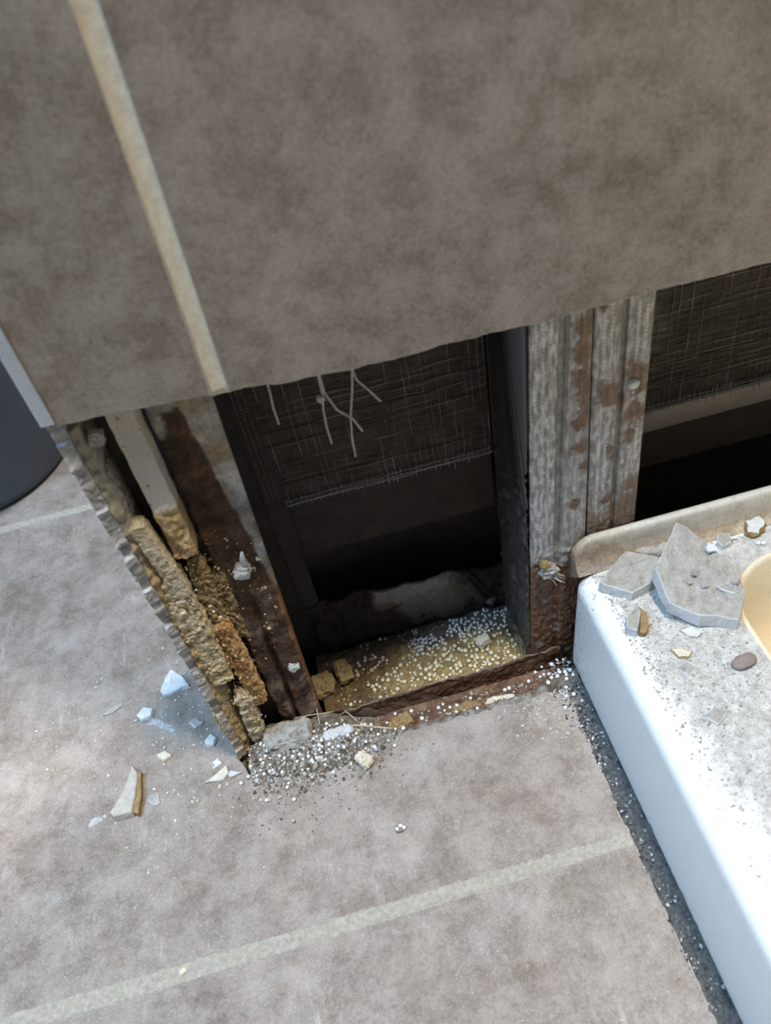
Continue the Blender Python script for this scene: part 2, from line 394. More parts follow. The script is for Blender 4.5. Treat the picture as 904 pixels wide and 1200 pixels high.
# ------------------------------------------------------------------ front wall: tiles over board, cut off 35 cm above the floor
mb=MB(); slab(mb,[(.0005,.362),(.09,.358),(.20,.352),(.40,.351),(.95,.349),(.95,2.4),(.0005,2.4)],1,.0135,.0275,amps=[.0015]*4+[0]*3,seg=.003)
wf=build('wall_front',mb,[M['board'],M['board']]); tag(wf,'grey brown tiled wall cut off above the opening',kind='structure')
def wtile(poly,amps,seed):
    mb=MB(); slab(mb,poly,1,0.,.0092,amps=amps,amp=0,seg=.0025,ch=.0011,seed=seed,fs=160)
    return build('wall_tile',mb,[M['wall_tile'],M['tile_body']],wf)
g0,g1=.0805,.0895
wtile([(0.0,.3605),(.04,.3585),(g0,.3555),(g0+.004,.64),(0.0,.64)],[.0006,.0006,0,0,0],1)
wtile([(g1,.3548),(.125,.3505),(.168,.3484),(.215,.3492),(.262,.3475),(.33,.349),(.393,.3482),(.69,.346),(.69,.64),(g1+.004,.64)],[.0009]*7+[0]*3,2)
wtile([(.699,.346),(.95,.345),(.95,.64),(.699,.64)],[.0009,0,0,0],3)
wtile([(0.,.648),(g0+.004,.648),(g0+.004,1.25),(0.,1.25)],[0]*4,4)
wtile([(g1+.004,.648),(.69,.648),(.69,1.25),(g1+.004,1.25)],[0]*4,5)
wtile([(.699,.648),(.95,.648),(.95,1.25),(.699,1.25)],[0]*4,6)
for r0,r1 in ((1.258,1.86),(1.868,2.4)):
    for a_,b_ in ((0.,g0+.004),(g1+.004,.69),(.699,.95)): wtile([(a_,r0),(b_,r0),(b_,r1),(a_,r1)],[0]*4,7)
mb=MB()
def fn(u,v):
    z=.3545+(2.4-.3545)*v; k=min(1,(z-.355)/.285); x=g0-.0005+.004*k+.0102*u
    y=.0004+.0007*math.sin(u*math.pi)+.00035*fr(x,0,z,230,3)
    return (x,y,z),(1,1,1)
mb.grid(10,560,fn,skirt=lambda p:(p.x,.0095,p.z)); build('grout_line',mb,M['grout'],wf,smooth=True)
mb=MB(); mb.box((0,.0012,.6395),(.95,.0092,.6485)); build('grout_line',mb,M['grout'],wf)
mb=MB(); mb.box((.6895,.0012,.347),(.6995,.0092,.64)); build('grout_line',mb,M['grout'],wf)
mb=MB(); mb.box((.001,.0092,.365),(.94,.0134,2.4)); build('adhesive_layer',mb,M['adhesive'],wf)

# ------------------------------------------------------------------ end of the wall: tile edge, adhesive, plasterboard
# upper, unbroken tile with pale edge
mb=MB(); slab(mb,[(-.001,.363),(-.001,2.4),(.150,2.4),(.150,.364)],0,-.0078,-.0004,amps=[0,0,0,0],ch=.0008)
we=build('wall_end',mb,[M['trim'],M['trim']]); tag(we,'end of the wall, broken open below the cut',kind='structure')
# lower end tile with snapped front edge
def zline(z): return .0045+.0030*fr(0,0,z,38,4,2.)+.0016*noise.cell(Vector((0,0,z*95)))
mb=MB(); zs=[.0+.3625*k/150 for k in range(151)]
c_edge=(.55,.56,.57)
def fn(u,v):
    z=-.002+.364*v; yb=zline(z)
    x=-.0068+.0066*u
    y=yb+.0030*u+.0009*fr(x,0,z,260,3,4.)+.0014*abs(nz(x*.3,0,z,90,3.))
    t=.5+.7*fr(x*.4,0,z,130,3,8.)
    return (x,y,z),mix(mix((.27,.26,.25),(.52,.51,.50),max(0,min(1,t))),(.42,.33,.22),sm(.13,.03,z)*.6)
mb.grid(8,300,fn,skirt=lambda p:(p.x,.150,p.z)); build('end_tile',mb,M['grit'],we)
# adhesive skin behind the tile
mb=MB()
def fn(u,v):
    z=-.002+.352*v; x=-.0002+(.0062+.0022*fr(0,0,z,45,3,6.))*u
    y=.0075+.004*u+.0035*fr(x,0,z,120,4,3.)+.003*abs(nz(0,0,z,60,9.))
    w=sm(.19,.29,z+.03*fr(x,0,z,40,3))
    return (x,y,z),mix((.52,.37,.17),(.42,.38,.30),w)
mb.grid(6,220,fn,skirt=lambda p:(p.x,.149,p.z)); build('adhesive_layer',mb,M['rough'],we,smooth=True)
# cream plasterboard edge: sound on top, wet and tan below
mb=MB()
def fn(u,v):
    z=.232+.135*v; x=.0195+.0150*u+.0012*(v-.5)+.0006*fr(0,0,z,80,3)
    wet=sm(.279,.267,z+.008*fr(x,0,z,90,3,1.))
    y=.0150-.0018*math.sin(u*math.pi)*wet+.0004*fr(x,0,z,60,2)+wet*.003*fr(x,0,z,110,4)
    c=mix((.56,.50,.41),(.46,.31,.15),wet)
    sp=nz(x,0,z,420,4.)
    if sp>.62: c=(.12,.09,.06)
    return (x,y,z),c
mb.grid(24,160,fn,skirt=lambda p:(p.x,.149,p.z)); build('plasterboard_edge',mb,M['cream'],we)
# adhesive dab hanging under the front tile and a ridge along the gap
def tan(w):
    t=.5+.5*fr(w.x,w.y,w.z,70,3,2.); k=sm(.10,.22,w.z)
    return mix(mix((.46,.33,.16),(.76,.62,.38),t),mix((.46,.37,.23),(.68,.58,.41),t),k)
def olump(name,p0,p1,y,wx,wy,seed,colf=tan,amp=.22,n=12,mat='rough',parent=we,tw=0.,bx=.75):
    a=wl(*p0,y); b=wl(*p1,y); c=(a+b)/2; L=(b-a).length/2; ang=math.atan2(b.x-a.x,b.z-a.z)
    mb=MB(); lump(mb,c,(wx,wy,L),(0,ang,tw),n,amp,1.4,seed,bx,colf=colf)
    return build(name,mb,M[mat],parent)
grey=lambda w: mix((.40,.36,.29),(.56,.51,.43),.5+.5*fr(w.x,w.y,w.z,90,3))
olump('adhesive_dab',(88,508),(108,560),.018,.0055,.006,1.,grey,.2)
olump('adhesive_dab',(112,505),(114,520),.014,.004,.003,2.,grey,.2)
olump('adhesive_dab',(118,545),(160,625),.021,.0042,.007,3.,grey,.22)
olump('plaster_ridge',(158,610),(218,695),.014,.0052,.006,4.,tan,.12,12)
olump('plaster_lump',(196,668),(262,792),.017,.0085,.009,5.,tan,.22,14)
olump('plaster_lump',(222,735),(268,850),.021,.0065,.009,6.,tan,.24,14)
olump('plaster_lump',(250,790),(270,852),.019,.0055,.008,7.,lambda w:mix((.44,.36,.25),(.58,.51,.40),.5+.5*fr(w.x,w.y,w.z,120,3)),.3,16)
olump('plaster_lump',(282,808),(305,862),.016,.0058,.008,8.,lambda w:mix((.44,.34,.2),(.58,.48,.33),.5+.5*fr(w.x,w.y,w.z,120,3)),.25,16)
orange=lambda w: mix((.46,.25,.09),(.60,.42,.22),.5+.5*fr(w.x,w.y,w.z,100,3,6.))
olump('plaster_lump',(258,725),(305,818),.023,.0062,.008,9.,orange,.25,18)
olump('plaster_lump',(228,655),(262,738),.026,.006,.006,10.,lambda w:mix((.34,.22,.1),(.52,.40,.22),.5+.5*fr(w.x,w.y,w.z,120,3)),.35,16)
olump('plaster_lump',(252,668),(282,742),.030,.006,.006,10.5,lambda w:mix((.24,.15,.07),(.44,.33,.18),.5+.5*fr(w.x,w.y,w.z,120,3)),.4,16)
olump('plaster_lump',(262,840),(296,890),.014,.0045,.006,11.,lambda w:mix((.36,.2,.07),(.6,.44,.22),.5+.5*fr(w.x,w.y,w.z,140,3)),.35,14)
# hidden rear of the end wall: dark board between end tile and stud
mb=MB(); mb.box((.008,.034,-.045),(.034,.148,.36)); build('plasterboard_core',mb,M['darkboard'],we)
# upper part behind tile
mb=MB(); mb.box((.0,.0276,.366),(.034,.149,2.4)); build('plasterboard_core',mb,M['board'],we)

# ------------------------------------------------------------------ far side of the wall, seen through the opening
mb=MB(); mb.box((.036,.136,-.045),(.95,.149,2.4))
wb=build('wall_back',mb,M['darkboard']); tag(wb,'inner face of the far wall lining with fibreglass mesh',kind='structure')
YB=.1065
def mesh_board(name,x0,x1,zlo,patch):
    mb=MB()
    def fn(u,v):
        x=x0+(x1-x0)*u; z=zlo+(.44-zlo)*v
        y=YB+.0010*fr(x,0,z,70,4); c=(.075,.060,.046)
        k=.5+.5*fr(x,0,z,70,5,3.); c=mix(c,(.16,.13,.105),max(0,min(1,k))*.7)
        if patch:
            g=sm(.40,.375,x+.025*fr(x,0,z,60,4,1.)+.10*sm(.23,.19,z)); c=mix(c,(.26,.235,.205),g*.75)
        return (x,y,z),c
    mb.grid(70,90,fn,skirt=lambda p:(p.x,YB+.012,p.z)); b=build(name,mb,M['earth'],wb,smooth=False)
    return b
def tc(rng):
    b=.35+.65*rng.random(); sd=rng.random()*90
    return lambda p: mix((.055,.046,.038),(.46,.44,.40),b*max(0,min(1,.45+1.3*nz(p[0],p[1],p[2],40,sd))))
def mesh_threads(board,x0,x1,z0,step,seed):
    rng=random.Random(seed); mb=MB()
    x=x0
    while x<x1:
        if rng.random()<.86:
            zb=z0-rng.uniform(-.002,.0065); zt=.435; pts=[]
            if rng.random()<.3: zt=z0+rng.uniform(.02,.25)
            n=max(4,int((zt-zb)/.004))
            for k in range(n+1):
                z=zb+(zt-zb)*k/n; low=max(0,z0-z+.003)
                pts.append((x+.0008*nz(x,0,z,60,seed)+.0006*low*300*nz(x,1,z,90),YB-.0011-.0008*nz(x,2,z,80)-low*.35,z))
            mb.tube(pts,rng.uniform(.00018,.00036),4,0,tc(rng))
        x+=step*rng.uniform(.75,1.25)
    z=z0+.001
    while z<.43:
        k=rng.randint(1,2)
        for q in range(k):
            a=x0+(x1-x0)*rng.choice((0,0,rng.random()*.6)); b=x1-(x1-x0)*rng.choice((0,0,rng.random()*.5))
            if b-a<.02: continue
            zz=z+q*.0011; n=max(4,int((b-a)/.004)); slope=rng.uniform(-.003,.003)
            mb.tube([(a+(b-a)*t/n,YB-.0012-.0008*nz(a+(b-a)*t/n,3,zz,70),zz+slope*t/n+.0009*nz(a+(b-a)*t/n,0,zz,70,seed)) for t in range(n+1)],rng.uniform(.00018,.00034),4,0,tc(rng))
        z+=step*rng.uniform(.8,1.2)*(.55 if z<z0+.006 else 1)
    for (dz,r) in ((.0005,.0004),(.0016,.0003),(.0050,.00028)):
        n=60; mb.tube([(x0+(x1-x0)*t/n,YB-.0028-.001*nz(t*.2,dz*900,0,1),z0+dz+.0012*nz(x0+(x1-x0)*t/n,0,dz*50,40,seed)) for t in range(n+1)],r,4,0,(.42,.40,.37))
    x=x0+.002
    while x<x1:
        h=rng.uniform(.005,.010); mb.tube([(x,YB-.0030,z0-rng.uniform(.000,.0035)),(x+rng.uniform(-.0006,.0006),YB-.0026,z0+h)],.00026,4,0,mix((.2,.19,.17),(.52,.5,.47),rng.random())); x+=.0038*rng.uniform(.8,1.3)
    o=build('fibreglass_mesh',mb,M['grit'],board); tag(o,kind='stuff')
b1=mesh_board('mesh_board',.077,.2565,.1685,False); mesh_threads(b1,.080,.2555,.1685,.0054,21)
b2=mesh_board('mesh_board',.3445,.70,.1675,True); mesh_threads(b2,.346,.69,.1675,.0056,22)
mb=MB(); mb.box((.077,.113,.100),(.2565,.1355,.169)); build('lower_panel',mb,M['darkboard'],wb)
mb=MB(); mb.box((.3445,.104,.146),(.70,.1355,.1665)); build('batten',mb,M['beige'],wb)
mb=MB(); mb.box((.3445,.112,.098),(.70,.1355,.1455)); build('lower_panel',mb,M['panel'],wb)

# the rest of the bathroom behind and to the left
mb=MB(); mb.box((-1.35,1.0,-.085),(1.3,1.05,2.4)); o=build('wall_rear',mb,M['plaster']); tag(o,'plain painted wall at the rear of the room',kind='structure')
mb=MB(); mb.box((-1.35,-1.3,-.085),(-1.30,1.0,2.4)); o=build('wall_left',mb,M['plaster']); tag(o,'plain painted wall at the left of the room',kind='structure')
# ------------------------------------------------------------------ metal studs
YS=.0290
def rustspots(x,z,spots):
    m=0.
    for (sx,sz,r) in spots:
        d=math.hypot((x-sx),(z-sz)*.75)/r; d+=.55*fr(x,0,z,130,4,sx*90)
        m=max(m,sm(1.2,.5,d))
    return m
def stud(name,label,x0b,x1b,x0t,x1t,groove,knurl,colf,dispf,webx,ztop=.46,zbot=-.040,mat='steel',nx=104,nzv=620,cols=(.003,.0075,.012)):
    root=empty(name,((x0b+x1b)/2,YS,zbot)); tag(root,label,'metal stud')
    mb=MB()
    def fn(u,v):
        z=zbot+(ztop-zbot)*v; k=max(0,min(1,(z-0)/.33)); a=x0b+(x0t-x0b)*k; b=x1b+(x1t-x1b)*k; x=a+(b-a)*u; w=u*(b-a)
        y=YS
        for (gc,gw,gd) in groove: y+=gd*sm(gw,gw*.45,abs(w-gc))
        y+=.0010*(sm(.0016,0,w)+sm((b-a)-.0012,(b-a),w))
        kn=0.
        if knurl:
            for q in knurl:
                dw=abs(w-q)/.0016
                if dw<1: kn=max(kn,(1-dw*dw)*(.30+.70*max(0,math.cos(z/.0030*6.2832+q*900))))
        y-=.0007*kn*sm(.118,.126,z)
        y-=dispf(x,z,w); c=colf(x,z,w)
        glint=max(0,min(1,.62+.7*fr(x,0,z,90,3,q*50 if knurl else 0)))
        if c[2]>.12: c=mix(c,(.86,.86,.85),kn*glint*sm(.118,.126,z)*max(0,min(1,(c[2]-.12)*8)))  # dots painted near-white in patches: their specular shine put into the colour
        return (x,y,z),c
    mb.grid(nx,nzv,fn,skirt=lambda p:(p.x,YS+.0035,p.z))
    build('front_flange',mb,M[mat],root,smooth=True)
    mb=MB(); wx0,wx1=(x0b,x0b+.0014) if webx<0 else (x1b-.0014,x1b)
    def fw(u,v):
        z=zbot+(ztop-zbot)*v; k=max(0,min(1,z/.33)); sh=(x0t-x0b)*k if webx<0 else (x1t-x1b)*k
        y=YS+.003+(.104-YS-.003)*u
        x=wx0+sh+(.0012*sm(.009,.004,abs(y-.066)))
        low=sm(.26,.19,z+.03*fr(x,y,z,50,3,2.)+(.035-abs(y-.075))*.6)
        x-=low*.006*abs(fr(x,y,z,90,4,7.))*(1 if webx<0 else 0)
        c=mix((.085,.095,.115),mix((.045,.037,.03),(.15,.138,.125),.5+.5*fr(x,y,z,120,4)),low)
        return (x,y,z),c
    mb.grid(30,160,fw,skirt=lambda p:(wx1+(p.x-wx0)*0+ (0 if webx<0 else .0),p.y,p.z)); build('web',mb,M[mat],root,smooth=True)
    mb=MB(); mb.box((min(x0b,x0t),.1035,zbot),(max(x1b,x1t),.1045,ztop)); build('back_flange',mb,M[mat] if False else M['darkboard'],root)
    return root
def galv(x,z,w,seed):
    k=.5+.5*fr(x,0,z,170,4,seed); q=.5+.5*fr(x,0,z*.25,420,3,seed+3)
    return mix(mix((.235,.218,.198),(.46,.445,.425),max(0,min(1,q*2.2-.6))),(.88,.87,.85),max(0,min(1,(k*.5+q*.5-.47)*1.9)))
RUST=[(.15,.068,.033),(.27,.135,.066),(.075,.045,.031)]
def rustc(x,z,seed):
    a=.5+.5*fr(x,0,z,90,4,seed); b=.5+.5*fr(x,0,z,240,4,seed+2)
    return mix(mix(RUST[0],RUST[1],max(0,min(1,a))),RUST[2],max(0,min(1,b*1.4-.35)))
# middle stud
sp1=[(.299,.318,.008),(.300,.300,.010),(.297,.280,.009),(.3005,.262,.009),(.297,.243,.008),(.2965,.222,.007),(.300,.205,.004),(.293,.168,.0045),(.302,.332,.006)]
def c1(x,z,w):
    c=galv(x,z,w,1.); 
    if abs(w-.0215)<.003: c=mix(c,(.20,.185,.165),.6)
    if w>.024: c=mix(c,(.33,.29,.25),.35)
    c=mix(c,rustc(x,z,2.),rustspots(x,z,sp1)*.9)
    t=z+.007*fr(x,0,z,140,3,4.)
    tide=sm(.128,.122,t); c=mix(c,(.40,.375,.345),tide*.85)
    low=sm(.112,.103,t+.012*fr(x,0,z,60,3)); c=mix(c,rustc(x,z,5.),low)
    dust=max(0,fr(x,0,z,70,3,9.)-.25)*sm(.09,.03,abs(z-.06)); return mix(c,(.42,.38,.34),min(.7,dust*1.6))
def d1(x,z,w):
    low=sm(.124,.116,z+.006*fr(x,0,z,140,3,4.)); return low*(.0010+.0013*fr(x,0,z,170,4))+.0003*rustspots(x,z,sp1)
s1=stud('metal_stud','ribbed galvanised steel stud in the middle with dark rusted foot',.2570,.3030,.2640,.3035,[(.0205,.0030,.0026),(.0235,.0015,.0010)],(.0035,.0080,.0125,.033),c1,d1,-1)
# right stud
sp2=[(.3165,.262,.0095),(.333,.272,.0095),(.3375,.262,.008),(.334,.240,.009),(.3225,.252,.006),(.331,.222,.006),(.3185,.212,.004),(.3185,.165,.005),(.321,.205,.0035),(.310,.330,.004)]
def c2(x,z,w):
    c=galv(x,z,w,6.); c=mix(c,(.30,.25,.20),.25)
    if abs(w-.0195)<.0026: c=mix(c,(.20,.185,.165),.6)
    c=mix(c,rustc(x,z,3.),rustspots(x,z,sp2)*.9)
    low=sm(.165,.135,z-.03*sm(.322,.335,x)+.022*fr(x,0,z,80,4,2.)); return mix(c,mix(rustc(x,z,7.),(.36,.30,.24),.35),low)
def d2(x,z,w): return sm(.17,.13,z)*.0009*fr(x,0,z,170,4)+.0004*rustspots(x,z,sp2)
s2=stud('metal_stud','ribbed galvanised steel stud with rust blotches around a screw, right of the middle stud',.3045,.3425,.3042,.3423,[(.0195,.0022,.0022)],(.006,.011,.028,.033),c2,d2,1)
p=wl(742,449,YS); mb=MB()
mb.tube([(p.x,YS+.002,p.z),(p.x,YS-.0012,p.z),(p.x,YS-.0024,p.z),(p.x,YS-.0028,p.z)],[.0046,.0046,.0036,.0016],14); build('screw',mb,M['screw'],s2,smooth=True,sharp=40)
# left stud, almost eaten away
def c3(x,z,w):
    k=.5+.8*fr(x,0,z,55,5,2.); top=mix((.20,.185,.165),(.66,.635,.59),max(0,min(1,k)))
    top=mix(top,(.42,.31,.18),min(.8,max(0,fr(x,0,z,40,4,6.))*1.4))
    ed=w/.036
    # rust tongue climbing in the middle and on the left
    h=.335-.16*sm(.45,1.0,ed)-.02*sm(.25,0,ed)
    m=sm(h+.008,h-.010,z+.016*fr(x,0,z,70,4,1.))
    r=mix((.050,.034,.025),(.125,.075,.045),max(0,min(1,.5+.6*fr(x,0,z,55,4,3.))))
    r=mix(r,(.26,.115,.05),max(0,fr(x,0,z,60,4,8.)-.3)*1.2)
    r=mix(r,(.30,.235,.19),min(.8,max(0,fr(x,0,z,45,4,12.)-.05)*1.5)*sm(.26,.16,z))
    if ed>.9 and z<.2: r=mix(r,(.33,.15,.06),.6)
    return mix(top,r,m)
def d3(x,z,w):
    ed=w/.036; h=.335-.16*sm(.45,1.0,ed); m=sm(h+.01,h-.02,z)
    low=sm(.24,.05,z)
    return .0012*fr(x,0,z,60,4)+m*(.0010+.0022*fr(x,0,z,55,5,3.))+low*(.0015+.004*abs(fr(x,0,z,48,4,5.)))-low*.007*sm(.004,.0,abs(w-.014-.005*nz(0,0,z,30)))+low*.0025*sm(.010,.0,abs(w-.024-.003*nz(0,0,z,22,4.)))
s3=stud('metal_stud','deeply rusted flaking brown steel stud at the broken wall end',.0335,.0675,.0375,.0755,[],(),c3,d3,-1,mat='rust',nx=60,nzv=420)
def plugat(px,py,s,seed):
    p=wl(px,py,YS-.004); mb=MB(); lump(mb,p,(s,.004,s*1.15),(0,.3,0),10,.3,1.2,seed,.3)
    o=build('screw_plug',mb,M['plug'],s3,smooth=True); return o
plugat(284,669,.0052,3.)
p=wl(284,654,YS-.005); mb=MB(); mb.tube([p+Vector((0,0,-.006)),p,p+Vector((.0015,-.002,.007))],[.0028,.002,.001],8); build('plug_tail',mb,M['plug'],s3,smooth=True)
plugat(344,779,.0042,5.)
# stud's rear, dotted flange strip seen left in the cavity
mb=MB(); mb.box((.0730,.1025,-.040),(.0885,.1034,.46)); build('lip',mb,M['darkboard'],s3)
mb=MB()
for k in range(90):
    for q in range(3):
        z=.18+k*.0028; x=.0765+q*.0038; lump(mb,(x,.1022,z),(.0008,.0006,.0008),n=2,amp=0,box=.2)
o=build('knurl_dots',mb,M['panel'],s3); tag(o,kind='stuff')

# ------------------------------------------------------------------ bottom track
root=empty('bottom_track',(.17,.028,-.0455)); tag(root,'rusty brown bottom track along the foot of the opening','track')
mb=MB()
def fn(u,v):
    x=.030+.253*u; zt=-.0085+.0022*fr(x,0,0,60,4)+.0035*sm(.12,.06,x)*-1+.003*sm(.2,.28,x); z=-.0455+(zt+.0455)*v
    y=.0270+.0016*fr(x,0,z,120,4)-.0030*sm(.6,1,v)*sm(.14,.06,x)-.0012*fr(x,0,z,40,3,3.)-.0022*sm(.35,0,v)
    c=rustc(x,z,11.); c=mix(c,(.075,.045,.03),max(0,min(1,.5+.9*fr(x,0,z,70,4,4.)))*.7); c=mix(c,(.34,.17,.08),max(0,fr(x,0,z,160,3,5.)-.2))
    if v>.93: c=mix(c,(.30,.24,.19),.6)
    return (x,y,z),c
mb.grid(170,28,fn,skirt=lambda p:(p.x,p.y+.0015,p.z)); build('front_flange',mb,M['rust'],root,smooth=False)
mb=MB(); mb.box((.036,.029,-.0458),(.345,.104,-.0445)); build('base',mb,M['slab'],root)
mb=MB()
def fn(u,v):
    x=.078+.178*u; zt=.056+.006*fr(x,0,0,35,4,2.)-.022*sm(.20,.25,x)-.010*sm(.13,.10,x); z=-.044+(zt+.044)*v
    y=.1005+.004*fr(x,0,z,60,4)-.012*sm(.55,.95,v)*sm(.12,.14,x)*sm(.235,.205,x)
    g=sm(.132,.14,x)*sm(.222,.19,x)*sm(.015,.03,z+.012*fr(x,0,z,60,3))
    c=mix((.03,.024,.02),(.075,.058,.045),.5+.5*fr(x,0,z,90,4)); c=mix(c,(.34,.32,.30),g*.9); c=mix(c,(.24,.14,.09),g*sm(.035,.02,z+.01*fr(x,0,z,90,3)))
    return (x,y,z),c
mb.grid(100,40,fn,skirt=lambda p:(p.x,p.y+.0025,p.z)); build('back_flange',mb,M['rust'],root)

# ------------------------------------------------------------------ shower tray
ZD=.108
TX,TY=.2860,.0200
def rrect(x0,x1,y0,y1,r,n=10):
    """rounded rectangle, same point count for every radius: 4 corners x (n+1)"""
    P=[]
    for (cx,cy,a0) in ((x0+r,y1-r,90),(x0+r,y0+r,180),(x1-r,y0+r,270),(x1-r,y1-r,0)):
        for k in range(n+1):
            a=math.radians(a0+90*k/n); P.append((cx+r*math.cos(a),cy+r*math.sin(a)))
    return P
tray=empty('shower_tray',(.75,-.45,0)); tag(tray,'white shower tray with dust-covered edge beside the opening','shower tray')
mb=MB(); X1,Y0=1.18,-.92; rings=[]
def ring(ins,z,r): rings.append([mb.vert((x,y,z)) for x,y in rrect(TX+ins,X1-ins,Y0+ins,TY-ins,r)])
ring(0,.0005,.016); ring(.001,.05,.016); ring(.002,.092,.016)
for k in range(1,9):
    a=math.radians(90*k/8); ring(.002+.0145*(1-math.cos(a)),.0935+.0145*math.sin(a),.016)
basin_out=rrect(.384,1.10,-.84,-.018,.052)
rings.append([mb.vert((x,y,ZD)) for x,y in rrect(.381,1.103,-.843,-.015,.055)])
n=len(rings[0])
for A,B in zip(rings,rings[1:]):
    for k in range(n): mb.face((A[k],A[(k+1)%n],B[(k+1)%n],B[k]))
build('tray_body',mb,M['tray'],tray,smooth=True,sharp=50)
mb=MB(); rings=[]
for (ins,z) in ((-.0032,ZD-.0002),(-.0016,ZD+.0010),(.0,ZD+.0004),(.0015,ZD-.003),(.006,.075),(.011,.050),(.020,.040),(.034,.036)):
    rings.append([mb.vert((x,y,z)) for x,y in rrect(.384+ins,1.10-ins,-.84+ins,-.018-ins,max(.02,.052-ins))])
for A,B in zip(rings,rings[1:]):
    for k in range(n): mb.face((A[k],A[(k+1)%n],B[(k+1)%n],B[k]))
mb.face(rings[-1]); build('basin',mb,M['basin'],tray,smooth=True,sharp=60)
# upstand at the rear with rounded end
mb=MB()
NU=150
def fn(u,v):
    x=.2905+.8*u*u if u>.5 else .2905+.8*u*u
    r=.017; hx=x-.2905; top=.1355-(r-math.sqrt(max(0,r*r-(r-min(hx,r))**2)))*1.0
    # v: across the section, front cove -> face -> rounded top -> rear
    prof=[(.0095,ZD-.001),(.0130,ZD+.0008),(.0162,ZD+.0045),(.0178,ZD+.010),(.0186,top-.004),(.0194,top-.0012),(.0210,top),(.0235,top),(.0255,top-.0012),(.0265,top-.004),(.0265,ZD-.02)]
    q=v*(len(prof)-1); i=min(int(q),len(prof)-2); t=q-i
    y=prof[i][0]*(1-t)+prof[i+1][0]*t; z=prof[i][1]*(1-t)+prof[i+1][1]*t
    return (x,y,max(z,ZD-.02)),(1,1,1)
mb.grid(NU,20,fn); 
# close the rounded end
e=[mb.vert(mb.v[j*(NU+1)]) for j in range(21)]; mb.face(e)
build('upstand',mb,M['rim'],tray,smooth=True,sharp=50)

# ------------------------------------------------------------------ bin
c=Vector((-.300,.517,0)); rb=.124
bn=empty('bin',c); tag(bn,'dark navy round plastic bin behind the wall end','bin')
def lathe(prof,n=72):
    mb=MB(); rg=[]
    for r,z in prof: rg.append([mb.vert((c.x+r*math.cos(6.28319*k/n),c.y+r*math.sin(6.28319*k/n),z)) for k in range(n)])
    for A,B in zip(rg,rg[1:]):
        for k in range(n): mb.face((A[k],A[(k+1)%n],B[(k+1)%n],B[k]))
    return mb,rg
mb,rg=lathe([(rb-.012,.0005),(rb-.006,.001),(rb-.003,.004),(rb-.002,.011),(rb,.014),(rb+.012,.22),(rb+.013,.34),(rb+.009,.34),(rb-.004,.02)]); mb.face(rg[0][::-1]); mb.face(rg[-1]); build('bin_body',mb,M['bin'],bn,smooth=True,sharp=40)
mb,rg=lathe([(rb+.011,.325),(rb+.018,.326),(rb+.020,.334),(rb+.018,.343),(rb+.010,.343)]); build('bin_rim',mb,M['bin'],bn,smooth=True,sharp=40)

# ------------------------------------------------------------------ rubble beds
def pile(x,y):
    def seg(ax,ay,bx,by,r):
        t=max(0,min(1,((x-ax)*(bx-ax)+(y-ay)*(by-ay))/((bx-ax)**2+(by-ay)**2))); d=math.hypot(x-ax-(bx-ax)*t,y-ay-(by-ay)*t); return sm(r,0,d)
    h=.0075*seg(.004,-.006,.085,-.010,.030)+.006*seg(.02,.012,.075,.012,.026)+.004*seg(.085,-.012,.12,-.012,.018)
    return h
def bedz(x,y):
    base=-.0022-.010*sm(YT+.002,YT+.016,y)*sm(.045,.10,x)-.020*sm(-.002,.022,y)*sm(.06,.12,x)
    base+=.010*sm(.22,.275,x)*sm(.025,-.005,y)*sm(YT+.001,YT+.008,y)
    return base+pile(x,y)+(.0018*fr(x,y,0,150,4,3.)+.0012*fr(x,y,0,45,3,8.))*(1 if y>YT else max(0,min(1,pile(x,y)/.002)))
mb=MB()
def fn(u,v):
    x=.003+.281*u; y=-.046+.0725*v; z=bedz(x,y)
    if y<YT-.002: z=min(z,z)
    k=.5+.5*fr(x,y,0,130,4,1.)
    c=mix((.12,.085,.055),(.40,.37,.33),max(0,min(1,k*1.1-.1)))
    tr=sm(YT+.004,YT+.012,y)*sm(.09,.13,x); c=mix(c,mix((.10,.05,.03),(.30,.16,.09),k),tr*.85)
    return (x,y,z),c
mb.grid(220,60,fn,skirt=lambda p:(p.x,p.y,-.0452)); bedo=build('rubble_bed',mb,M['earth'],smooth=False,origin=(.14,-.01,-.045))
tag(bedo,'grey and brown crumbled mortar heaped along the broken tile edge','rubble',kind='stuff')
def sandz(x,y):
    return -.0155+.004*sm(.10,.06,x)+.003*sm(.05,.085,y)*sm(.1,.15,x)-.012*sm(.085,.115,y)+.0035*fr(x,y,0,45,3,4.)+.0016*fr(x,y,0,200,3)
mb=MB()
def fn(u,v):
    x=.070+.186*u; y=.0305+.066*v; z=sandz(x,y)
    k=.5+.5*fr(x,y,0,160,4,2.)
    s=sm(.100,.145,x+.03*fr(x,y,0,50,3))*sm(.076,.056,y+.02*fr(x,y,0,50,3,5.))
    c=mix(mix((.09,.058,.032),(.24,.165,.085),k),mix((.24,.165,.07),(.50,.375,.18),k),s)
    c=mix(c,(.16,.14,.12),sm(.068,.085,y))  # rear of the sand greyed: shade inside the opening painted into its colour
    return (x,y,z),c
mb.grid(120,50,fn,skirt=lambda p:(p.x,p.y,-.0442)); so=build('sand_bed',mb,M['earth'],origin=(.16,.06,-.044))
tag(so,'yellow brown sand lying in the bottom of the opening','sand',kind='stuff')

